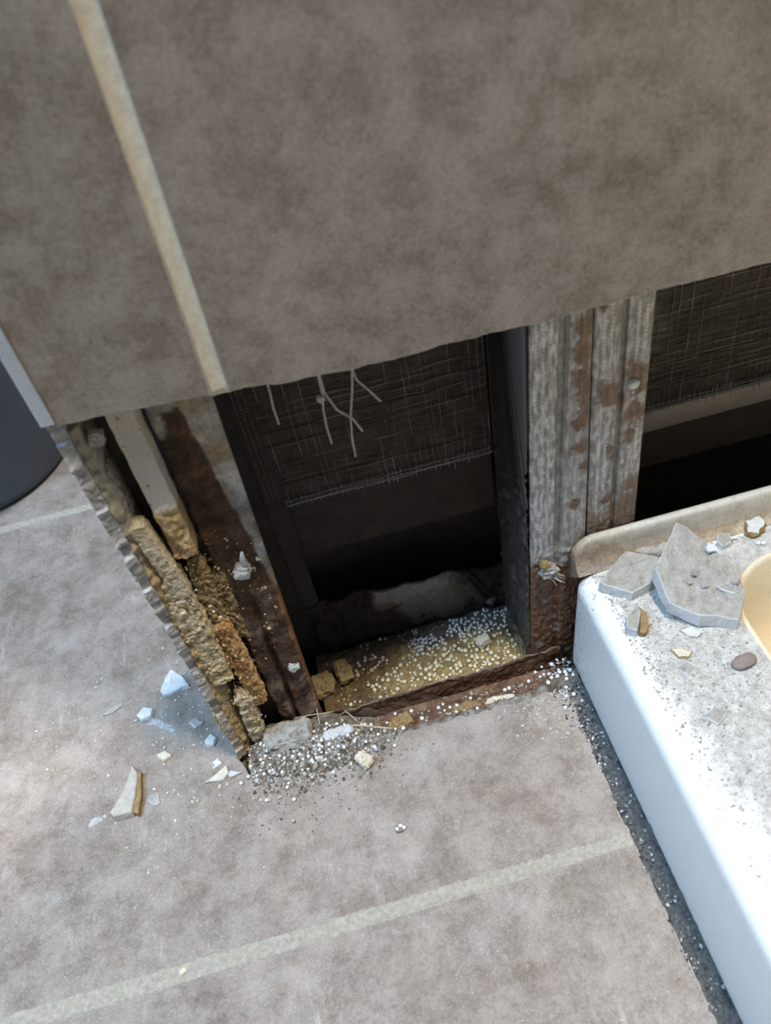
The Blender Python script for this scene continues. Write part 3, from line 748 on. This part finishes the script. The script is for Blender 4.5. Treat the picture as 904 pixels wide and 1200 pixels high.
# grit, too fine to count
GC=[(.30,.28,.25),(.38,.36,.33),(.50,.48,.45),(.16,.13,.10),(.24,.19,.14),(.10,.08,.06)]
def grit(name,label,n,place,smin,smax,seed,cols=GC,origin=(0,0,0)):
    rng=random.Random(seed); mb=MB(); k=0
    while k<n:
        q=place(rng)
        if q is None: continue
        x,y,z=q; s=smin+(smax-smin)*rng.random()**2.2
        crumb(mb,(x,y,z+s*.35),s,rng,0,rng.choice(cols)); k+=1
    o=build(name,mb,M['grit'],origin=origin); tag(o,label,'grit',kind='stuff'); return o
def pl_pile(r):
    x=r.gauss(.05,.035); y=r.gauss(-.014,.012)
    if not(.002<x<.13 and -.044<y<.024): return None
    return x,y,max(0,bedz(x,y)) if y<YT else bedz(x,y)
grit('mortar_grit','grey mortar grit strewn over the rubble heap at the wall corner',2800,pl_pile,.0005,.0023,1)
def pl_apron(r):
    x=r.gauss(.045,.04); y=-.028-abs(r.gauss(0,.022))
    if not(-.06<x<.16): return None
    return x,y,0.0
grit('mortar_grit','dark fine grit fanning out over the floor in front of the heap',520,pl_apron,.0003,.0012,2,[(.24,.19,.15),(.14,.11,.09),(.45,.42,.39),(.33,.27,.2)])
def pl_trench(r):
    x=r.uniform(.09,.282); y=r.uniform(YT+.003,.025); return x,y,bedz(x,y)
grit('rusty_grit','rust brown and pale crumbs in the trench before the track',520,pl_trench,.0005,.0020,3,[(.20,.11,.06),(.12,.07,.045),(.30,.18,.1),(.5,.46,.4)])
def pl_joint(r):
    y=-abs(r.gauss(0,.06))+.012 if r.random()<.45 else r.uniform(-.5,.0); x=r.uniform(XJ-.002,.285)+.003*(-y); 
    if y>-.06 and r.random()<.5: x-=abs(r.gauss(0,.010))
    return x,y,-.001 if x>XJ else 0.
grit('joint_grit','black and grey grit along the foot of the tray',1300,pl_joint,.0004,.0017,4,[(.05,.05,.05),(.12,.12,.12),(.42,.41,.4),(.6,.6,.6),(.25,.24,.23)])
def pl_floor(r):
    x=r.gauss(-.04,.06); y=r.gauss(.045,.06)
    if x>-.009 and y>-.02: return None
    if y>.3: return None
    return x,y,0.
grit('plaster_crumbs','white plaster crumbs sprinkled on the floor left of the wall corner',330,pl_floor,.0003,.0018,5,[(.75,.76,.76),(.6,.6,.59),(.68,.62,.5)])
def pl_wide(r): return r.uniform(-.3,.26),r.uniform(-.28,-.03),0.
grit('floor_specks','tiny pale specks scattered over the front floor tiles',160,pl_wide,.0003,.0009,6,[(.7,.68,.65),(.55,.52,.48),(.2,.17,.14)])
def pl_deck(r):
    x=.300+abs(r.gauss(0,.05)); y=r.gauss(-.03,.09)
    if not(.300<x<.379 or (y>-.012 and x<.6)): return None
    if y>.009 or y<-.5: return None
    return x,y,ZD
grit('deck_grit','grey cement grit covering the top of the tray edge',3600,pl_deck,.0003,.0014,7,[(.44,.42,.39),(.56,.54,.51),(.68,.67,.64),(.50,.48,.45),(.34,.31,.275)])
def pl_end(r):
    px,py=r.choice([(215,700),(240,760),(262,800),(280,830),(262,700),(290,850),(300,700),(320,760),(230,660)]); p=wl(px+r.gauss(0,12),py+r.gauss(0,26),.0); z=p.z
    x=p.x+.004
    if not(.004<x<.066 and .005<z<.24): return None
    y=.0105 if x<.030 else .0245
    return x,y+r.uniform(-.001,.003),z
grit('plaster_crumbs','tan plaster crumbs stuck to the broken wall end and rusted stud',330,pl_end,.0004,.0018,10,[(.62,.5,.3),(.5,.38,.2),(.4,.27,.13),(.7,.62,.46),(.2,.12,.07)])
def pl_dust(r):
    x=r.gauss(.258,.022); y=YT-.001-abs(r.gauss(0,.016)); return (x,y,0.) if x<XJ else None
grit('mortar_crumbs','sandy pale crumbs on the floor tile corner nearest the tray',420,pl_dust,.0003,.0016,9,[(.5,.46,.39),(.6,.57,.5),(.42,.38,.31)])
def pl_sand(r):
    x=r.uniform(.075,.254); y=r.uniform(.032,.095); return x,y,sandz(x,y)
grit('sand_grit','ochre crumbs mixed in the sand behind the track',700,pl_sand,.0005,.0019,8,[(.42,.31,.14),(.55,.43,.22),(.30,.2,.1),(.2,.15,.1)])

# ------------------------------------------------------------------ foam beads
def sphere_mesh(name,mat):
    v,f=ico(); V=[tuple(p) for p in v]; Fc=[]; cache={}
    def mid(a,b):
        k=(min(a,b),max(a,b))
        if k not in cache: V.append(tuple(((Vector(V[a])+Vector(V[b]))/2).normalized())); cache[k]=len(V)-1
        return cache[k]
    for a,b,c_ in f:
        x,y,z=mid(a,b),mid(b,c_),mid(c_,a); Fc+=[(a,x,z),(b,y,x),(c_,z,y),(x,y,z)]
    me=bpy.data.meshes.new(name); me.from_pydata(V,[],Fc); me.materials.append(mat); me.polygons.foreach_set('use_smooth',[True]*len(me.polygons)); return me,V,Fc
bm_w,SV,SF=sphere_mesh('foam_bead',M['bead']); bm_c,_,_=sphere_mesh('foam_bead_cream',M['bead_cream'])
def bead(p,r,me,label,group):
    o=bpy.data.objects.new('foam_bead',me); COL.objects.link(o); o.location=p; o.scale=(r,r,r); tag(o,label,'foam bead',group); return o
brng=random.Random(77); placed=[]
def free(p,r):
    for q,s in placed:
        if (q-p).length<(r+s)*.92: return False
    placed.append((p,r)); return True
def beads(n,gen,zf,r0,r1,me,label,group,stuff=0,stuff_label=None,sink=.75):
    k=0; tries=0; mb=MB()
    while k<n+stuff and tries<20000:
        tries+=1
        q=gen(brng)
        if q is None: continue
        x,y=q; r=brng.uniform(r0,r1); p=Vector((x,y,zf(x,y)+r*sink))
        if not free(p,r): continue
        if k<n: bead(p,r,me,label,group)
        else:
            b=len(mb.v)
            for v in SV: mb.vert(p+Vector(v)*r)
            for f in SF: mb.face([b+i for i in f])
        k+=1
    if stuff:
        o=build('foam_beads',mb,me.materials[0],smooth=True,origin=placed[-1][0]); tag(o,stuff_label,'foam beads',kind='stuff')
def g_pile(r):
    x=r.gauss(.055,.034); y=r.gauss(-.010,.013)
    return (x,y) if -.0<x<.125 and -.040<y<.022 else None
pz=lambda x,y: max(bedz(x,y),0.0 if y<YT else -1)
beads(80,g_pile,pz,.0009,.0016,bm_w,'tiny white foam bead in the rubble heap at the broken wall corner','foam beads in the rubble heap',25,'white foam beads buried between others in the corner heap',.9)
def g_tr(r):
    x=r.uniform(.10,.283); y=r.uniform(YT+.004,.024); return x,y
beads(26,g_tr,bedz,.0012,.0020,bm_w,'white foam bead lying between broken tile edge and rusty track','foam beads before the track',sink=.9)
def g_tc(r):
    x=r.gauss(.272,.008); y=r.gauss(-.004,.016); return (x,y) if x<.2845 and y<.024 else None
beads(22,g_tc,lambda x,y:max(bedz(x,y),-.001),.0009,.0019,bm_w,'white foam bead in the dark grit at the foot of the tray corner','foam beads at the tray corner',sink=.95)
def g_sand(r):
    x=r.gauss(.19,.042); y=.0315+abs(r.gauss(.012,.016)); return (x,y) if .09<x<.254 and y<.070 and nz(x,y,0,70,3.)>-.25 else None
beads(105,g_sand,sandz,.0009,.0022,bm_c,'cream foam bead lying on the yellow sand in the opening','foam beads on the sand',90,'cream foam beads half sunk in the sand',.85)
def g_dark(r):
    x=r.gauss(.195,.05); y=r.uniform(.064,.094); return (x,y) if .10<x<.254 and nz(x,y,0,55,7.)>-.05 else None
beads(30,g_dark,sandz,.0010,.0017,bm_w,'foam bead in the dark rear of the opening behind the sand','foam beads in the dark rear',120,'foam beads strewn in the shaded rear of the opening',.9)
deckz=lambda x,y: ZD
for (px,py) in [(737,651),(727,651),(752,649),(757,648),(762,648),(737,644),(745,658),(875,603),(893,601),(897,601),(860,616),(848,620),(842,620),(852,618),(889,637),(895,637),(834,631),(887,634),(826,640),(840,628),(858,622),(802,648),(880,606)]:
    p=fl(px,py,ZD+.001); r=brng.uniform(.0012,.0018); p.z=ZD+r*.9
    if p.y>.0055: p.y=.0055
    if free(p,r): bead(p,r,bm_w,'white foam bead on the dusty tray edge near the upstand','foam beads on the tray')
for (px,py,lab) in [(345,937,0),(470,968,0),(466,972,0),(474,970,0),(313,938,0),(283,918,0)]:
    p=fl(px,py,.0012); r=.0016; p.z=r*.97; bead(p,r,bm_w,'white foam bead rolled onto the floor tile before the heap','foam beads on the floor tile')
p=fl(469,973,.0); mb=MB(); lump(mb,(p.x,p.y,.0012),(.0028,.002,.0013),n=4,amp=.3,seed=2.); o=build('mortar_crumb',mb,M['pebble'],origin=(p.x,p.y,0)); tag(o,'dark crumb among three beads alone on the floor tile','crumb')

# ------------------------------------------------------------------ single fragments
def lean(px,py,z0,y0,s):
    d=ray(px,py); t=(z0+s*(CAM.y-y0)-CAM.z)/(d.z-s*d.y); return CAM+d*t
def shard(name,label,cat,pix,z0,th,mats,amp=.0006,flare=.001,seed=0.,topamp=.0008,group=None,tilt=0,ch=.0006,seg=.0025,relief=None):
    if relief is None: relief=.0007 if th>=.003 else 0.
    pts=[(lean(px,py,z0+th,*tilt) if tilt else fl(px,py,z0+th)) for px,py in pix]; c=sum(pts,Vector())/len(pts)
    mb=MB(); slab(mb,[(p.x,p.y) for p in pts],2,z0+th,z0+.0002,amp=amp,seg=seg,ch=ch,seed=seed,flare=flare,topamp=topamp,rel=relief)
    if tilt:
        for k,v in enumerate(mb.v): mb.v[k]=(v[0],v[1],v[2]+max(0,v[1]-tilt[0])*tilt[1])
    o=build(name,mb,mats,origin=(c.x,c.y,z0)); tag(o,label,cat,group)
    return o
SM=[M['shard'],M['shard_edge']]
big=shard('tile_shard','large grey five-sided tile shard lying on the tray edge','tile shard',[(793,612),(804,616),(833,639),(860,662),(874,690),(866,727),(842,721),(822,722),(786,707),(776,686),(768,668)],ZD,.0105,SM,.0006,.0012,1.,.0010,tilt=(-.066,.34),relief=.0016)
shard('tile_shard','flat grey tile shard left of the large shard on the tray','tile shard',[(735,645),(770,652),(788,660),(764,682),(742,695),(703,683),(718,662)],ZD,.0085,SM,.0006,.001,2.,.0010,tilt=(-.02,.12),relief=.0014)
wc=shard('tile_chip','small wedge chip with brown edge below the flat shard on the tray','tile chip',[(735,722),(747,708),(751,716),(747,738),(735,735)],ZD,.0085,[M['shard'],M['shard_edge']],.0005,.0008,3.,.0006)
mb=MB(); pts=[fl(*q,ZD+.006) for q in ((749,710),(757,716),(761,733),(757,741),(750,740),(751,722))]
slab(mb,[(p.x,p.y) for p in pts],2,ZD+.0055,ZD+.0003,amp=.0006,seg=.0015,ch=.0005,seed=4.); build('broken_edge',mb,[M['brown_edge'],M['brown_edge']],wc)
shard('tile_chip','blue grey chip on the tray by the right frame edge','tile chip',[(873,610),(889,605),(898,612),(890,625),(876,624)],ZD,.0055,[M['shard_edge'],M['brown_edge']],.0018,.001,5.,seg=.0015)
shard('mortar_chip','small grey chip between the large shard and the blue chip','tile chip',[(842,625),(856,624),(857,634),(848,639),(841,634)],ZD,.005,SM,.0006,.0008,6.)
shard('mortar_chip','dark grey flat lump behind the flat shard at the upstand','mortar chip',[(733,640),(745,635),(768,639),(782,634),(791,640),(770,648),(748,647)],ZD,.005,[M['shard'],M['shard']],.001,.001,7.,.0015)
shard('paint_flake','thin cream flake on the tray below the large shard','flake',[(786,760),(799,758),(812,764),(808,770),(795,770)],ZD,.0016,[M['cream_flake'],M['brown_edge']],.0004,.0003,8.,.0003)
shard('mortar_flake','thin grey flake touching the front of the large shard','flake',[(797,738),(812,733),(824,741),(818,747),(806,745)],ZD,.0013,[M['shard_edge'],M['shard']],.0004,.0003,9.,.0003)
shard('mortar_flake','grey mortar flake lying farther forward on the tray edge','flake',[(826,838),(838,826),(853,836),(842,849)],ZD,.0022,SM,.0005,.0005,10.,.0005)
shard('mortar_flake','small thin grey flake between cream flake and tray rim','flake',[(794,782),(806,774),(817,782),(808,792)],ZD,.0014,SM,.0005,.0003,10.5,.0004)
p=fl(872,777,ZD); mb=MB(); lump(mb,(p.x,p.y,ZD+.0020),(.0080,.0046,.0021),(0,0,.2),8,.12,1.,3.,.15); o=build('pebble',mb,M['pebble'],smooth=True,origin=(p.x,p.y,ZD)); tag(o,'smooth brown pebble on the white tray edge','pebble')
# crumbs on the big shard
rng=random.Random(5)
for i,(px,py,s,lab) in enumerate([(834,644,.0036,'pale mortar crumb high on the large tile shard'),(814,672,.0028,'dark crumb in the middle of the large tile shard'),(806,683,.0028,'dark crumb on the lower left of the large tile shard'),(826,687,.0026,'grey crumb on the lower part of the large tile shard'),(862,681,.0034,'grey crumb near the right edge of the large tile shard')]):
    p=lean(px,py,ZD+.0105,-.066,.34); mb=MB(); lump(mb,p+Vector((0,0,s*.3)),(s,s*.75,s*.5),(.33,0,i),6,.3,1.2,i,.4); o=build('mortar_crumb',mb,M['chipwhite'] if i==0 else M['shard'],origin=p); tag(o,lab,'crumb')
shard('mortar_flake','square grey flake on the right half of the large shard','flake',[(840,688),(850,683),(864,686),(862,695),(850,692)],ZD+.0105,.0016,SM,.0004,.0003,12.,.0003,tilt=(-.066,.34))
# floor left
W2=[M['chipwhite'],M['chipwhite']]
shard('plaster_chip','bluish white angular plaster chip left of the wall corner','plaster chip',[(188,810),(193,795),(200,784),(214,792),(220,802),(203,809),(192,814)],0,.0042,W2,.0007,.001,20.,.0008)
shard('plaster_chip','small pale rounded plaster chip above the white smear','plaster chip',[(160,838),(168,829),(179,830),(177,838),(167,843)],0,.0042,W2,.0006,.0008,21.,.0008)
shard('mortar_sliver','thin dark grey sliver left of the plaster chips','sliver',[(120,838),(127,831),(141,823),(143,826),(132,834)],0,.0022,SM,.0004,.0006,22.,.0004)
sh=shard('tile_shard','long pointed grey triangular shard lying alone on the left floor tile','tile shard',[(155,897),(161,906),(158,930),(154,951),(134,957),(129,952),(138,938),(148,915)],0,.0075,[M['tile_body'],M['tile_body']],.0005,.0012,23.,.0006)
mb=MB(); pts=[fl(*q,.0065) for q in ((160,904),(165,903),(165,930),(162,953),(155,952),(159,930))]
slab(mb,[(p.x,p.y) for p in pts],2,.0062,.0003,amp=.0006,seg=.0015,ch=.0005,seed=24.); build('broken_edge',mb,[M['brown_edge'],M['brown_edge']],sh)
shard('paint_flake','pale thin pointed flake beside the wall corner','flake',[(240,917),(257,903),(265,897),(268,905),(262,913),(246,915)],0,.003,[M['cream_flake'],M['shard_edge']],.0004,.0004,25.,.001)
shard('paint_flake','small grey flat flake right of the pale pointed one','flake',[(263,905),(272,902),(283,905),(270,911)],0,.0022,[M['shard_edge'],M['shard']],.0004,.0004,26.,.0006)
shard('plaster_chip','small flat grey chip right of the long triangular shard','plaster chip',[(174,932),(184,929),(187,940),(180,944),(173,937)],0,.0014,SM,.0004,.0003,27.,.0003)
shard('plaster_chip','pale blue chip close to the broken tile rim','plaster chip',[(240,868),(247,860),(253,864),(250,872),(243,873)],0,.0035,W2,.0005,.0006,28.)
shard('plaster_chip','tiny pale chip right at the foot of the wall corner','plaster chip',[(248,893),(255,888),(260,893),(254,898)],0,.003,W2,.0005,.0006,29.)
shard('mortar_chip','tan crumb left of the pale flakes near the corner','mortar chip',[(183,885),(193,879),(200,884),(192,891)],0,.0032,[M['cream_flake'],M['cream_flake']],.0006,.0006,30.)
shard('mortar_chip','grey crumb below the white smear on the floor','mortar chip',[(220,845),(229,840),(238,846),(229,852)],0,.003,SM,.0006,.0006,31.)
shard('mortar_chip','small pale chip in the far floor grout joint at bottom left','mortar chip',[(209,1137),(216,1132),(219,1137),(212,1143)],-.001,.0022,[M['cream_flake'],M['cream_flake']],.0004,.0004,32.)
# white powder smears (thin heaps of dust)
def smear(label,pts,w,seed):
    P=[fl(*q) for q in pts]; mb=MB()
    def fn(u,v):
        q=u*(len(P)-1); i=min(int(q),len(P)-2); a=P[i].lerp(P[i+1],q-i); t=(P[i+1]-P[i]).normalized(); n_=Vector((-t.y,t.x,0))
        ww=w*(.45+.75*math.sin(math.pi*min(1,u*.9+.1)))*(1+.5*fr(a.x,a.y,v,150,3,seed)); p=a+n_*ww*(v-.5)*2
        return (p.x,p.y,-.0008+.0013*math.sin(math.pi*v)*math.sin(math.pi*(.05+.9*u))+.0006*fr(p.x,p.y,0,500,3,seed)),(.50,.51,.52)
    mb.grid(60,14,fn,skirt=lambda p:(p.x,p.y,-.0012)); o=build('plaster_dust',mb,M['grit'],origin=P[0]); tag(o,label,'plaster dust',kind='stuff')
smear('streak of pale plaster dust trailing from the small chip to the corner',[(165,846),(180,846),(198,853),(212,866)],.0042,1.)
smear('white dust spilled at the tip of the triangular shard',[(98,972),(110,963),(130,955)],.005,2.)
# heap pieces
def stone(name,label,cat,px,py,z,dims,rot,mat,seed,amp=.25,box=.5,n=10,smooth=False):
    p=fl(px,py,z); mb=MB(); lump(mb,(p.x,p.y,z),dims,rot,n,amp,1.2,seed,box); o=build(name,mb,mat,origin=(p.x,p.y,z-dims[2]),smooth=smooth); return tag(o,label,cat)
stone('mortar_clump','grey mortar clump crowned with beads at the foot of the wall end','mortar clump',338,864,.007,(.019,.011,.0085),(0,.1,.1),M['shard'],3.,.28)
stone('pebble','pale tan pebble on the front of the rubble heap','pebble',427,890,.004,(.0052,.0070,.0035),(0,0,.5),M['cream_flake'],4.)
stone('mortar_flake','long whitish flake on the right of the rubble heap','flake',396,859,.0035,(.0125,.0045,.0026),(0,0,.05),M['shard_edge'],5.,.2)
stone('stone','rust brown stone in the trench right of the heap','stone',470,848,-.006,(.0100,.0060,.0050),(0,0,.3),M['brown_edge'],6.)
stone('stone','pale flat stone in the trench near the tray','stone',588,823,-.009,(.0125,.0055,.0032),(0,0,-.1),M['cream_flake'],7.,.2)
stone('stone','dark rust lump in the trench near the middle','stone',548,833,-.011,(.0130,.0060,.0045),(0,0,.1),M['brown_edge'],8.,.35)
stone('plaster_piece','tan plaster piece leaning at the left of the sand','plaster piece',402,787,-.006,(.0065,.0100,.0075),(.5,.2,.3),M['adhesive'],9.,.25)
stone('plaster_piece','brown plaster piece against the foot of the rusted stud','plaster piece',379,803,-.006,(.0090,.0100,.0070),(.2,.2,.1),M['adhesive'],10.,.3)
stone('stone','ochre chip with rusty spot at the right end of the sand','stone',566,751,-.009,(.0060,.0045,.0045),(0,0,.4),M['cream_flake'],11.,.2)
stone('stone','dark grey stone among beads in the shaded rear','stone',508,712,-.012,(.0075,.0055,.0050),(0,0,.4),M['pebble'],12.,.2)
stone('stone','smaller dark stone at the shaded rear right','stone',575,700,-.012,(.0065,.0050,.0045),(0,0,.9),M['pebble'],13.,.2)
def stick(name,label,a,b,za,zb,r,cat='splinter'):
    A=fl(*a,za); B=fl(*b,zb); mb=MB(); pts=[A.lerp(B,k/6)+Vector((0,0,.0008*math.sin(k*.9))) for k in range(7)]
    mb.tube(pts,[r*.5]+[r]*5+[r*.4],5); o=build(name,mb,M['wood'],origin=(A.x,A.y,min(za,zb))); return tag(o,label,cat)
stick('splinter','long pale straw splinter lying on the heap',(412,850),(460,853),.0045,.002,.0007)
stick('splinter','short splinter poking up from the heap left of the long one',(375,850),(371,829),.008,.013,.0005)
stick('splinter','thin brown splinter across the rear of the heap',(345,842),(392,833),.011,.008,.0004)
stick('splinter','thin pale splinter lying slanted beside the long straw',(420,846),(404,832),.006,.006,.0004)
# ------------------------------------------------------------------ frayed tuft on the middle stud
p=wl(643,668,YS-.004); tr_=empty('fibre_tuft',(p.x,YS-.002,p.z)); tag(tr_,'frayed dusty fibre tuft caught on the rusted foot of the middle stud','fibre tuft')
mb=MB(); lump(mb,p,(.0062,.0045,.0060),(0,.6,0),10,.4,1.4,2.,.3); build('knot',mb,M['shard'],tr_)
mb=MB(); lump(mb,p+Vector((-.003,-.0005,.008)),(.0030,.003,.0032),(0,0,0),8,.3,1.4,5.,.3); build('rusty_crumb',mb,M['brown_edge'],tr_)
mb=MB(); rng=random.Random(9)
for k in range(26):
    a=p+Vector((rng.uniform(-.003,.005),rng.uniform(-.004,.001),rng.uniform(-.004,.003))); d=Vector((rng.uniform(.3,1.),rng.uniform(-.5,.1),rng.uniform(-1.2,-.3))).normalized()*rng.uniform(.007,.015)
    mb.tube([a,a+d*.5+Vector((rng.uniform(-.001,.001),0,0)),a+d],[.0004,.0003,.0002],4)
o=build('fibres',mb,M['pale_thread'],tr_); tag(o,kind='stuff')
# ------------------------------------------------------------------ loose threads under the cut tile edge
YT2=.0285
def thread(label,pix,r=.0007,y=YT2):
    pts=[]; P=[wl(px,py,y+.004*k/len(pix)) for k,(px,py) in enumerate(pix)]
    P[0]=P[0]+Vector((0,-.004,.012))
    for a,b in zip(P,P[1:]):
        for k in range(5): pts.append(a.lerp(b,k/5))
    pts.append(P[-1]); mb=MB(); mb.tube(pts,r,6); o=build('loose_thread',mb,M['pale_thread'],origin=P[0],smooth=True); tag(o,label,'thread','loose threads under the cut edge')
thread('short single thread hanging leftmost under the cut tile edge',[(314,448),(317,462),(320,477),(327,497)])
thread('thread with a knot that hangs from its knot to the lower left',[(373,440),(378,462),(379,480),(383,500),(389,520)])
thread('thread running from the knot to the lower right',[(374,440),(380,460),(395,480),(413,490),(425,505)],.0008)
thread('long straight thread hanging lowest of all',[(415,428),(413,455),(411,490),(413,515),(417,535)])
thread('short stiff thread slanting right at the right of the others',[(407,428),(418,445),(432,457),(446,470)])
p=wl(376,467,YT2+.001); mb=MB(); lump(mb,p,(.0024,.002,.0026),(0,0,0),6,.2,1.,1.,.2); o=build('thread_knot',mb,M['pale_thread'],origin=p,smooth=True); tag(o,'pale crumb stuck in the knotted thread below the tile edge','crumb')
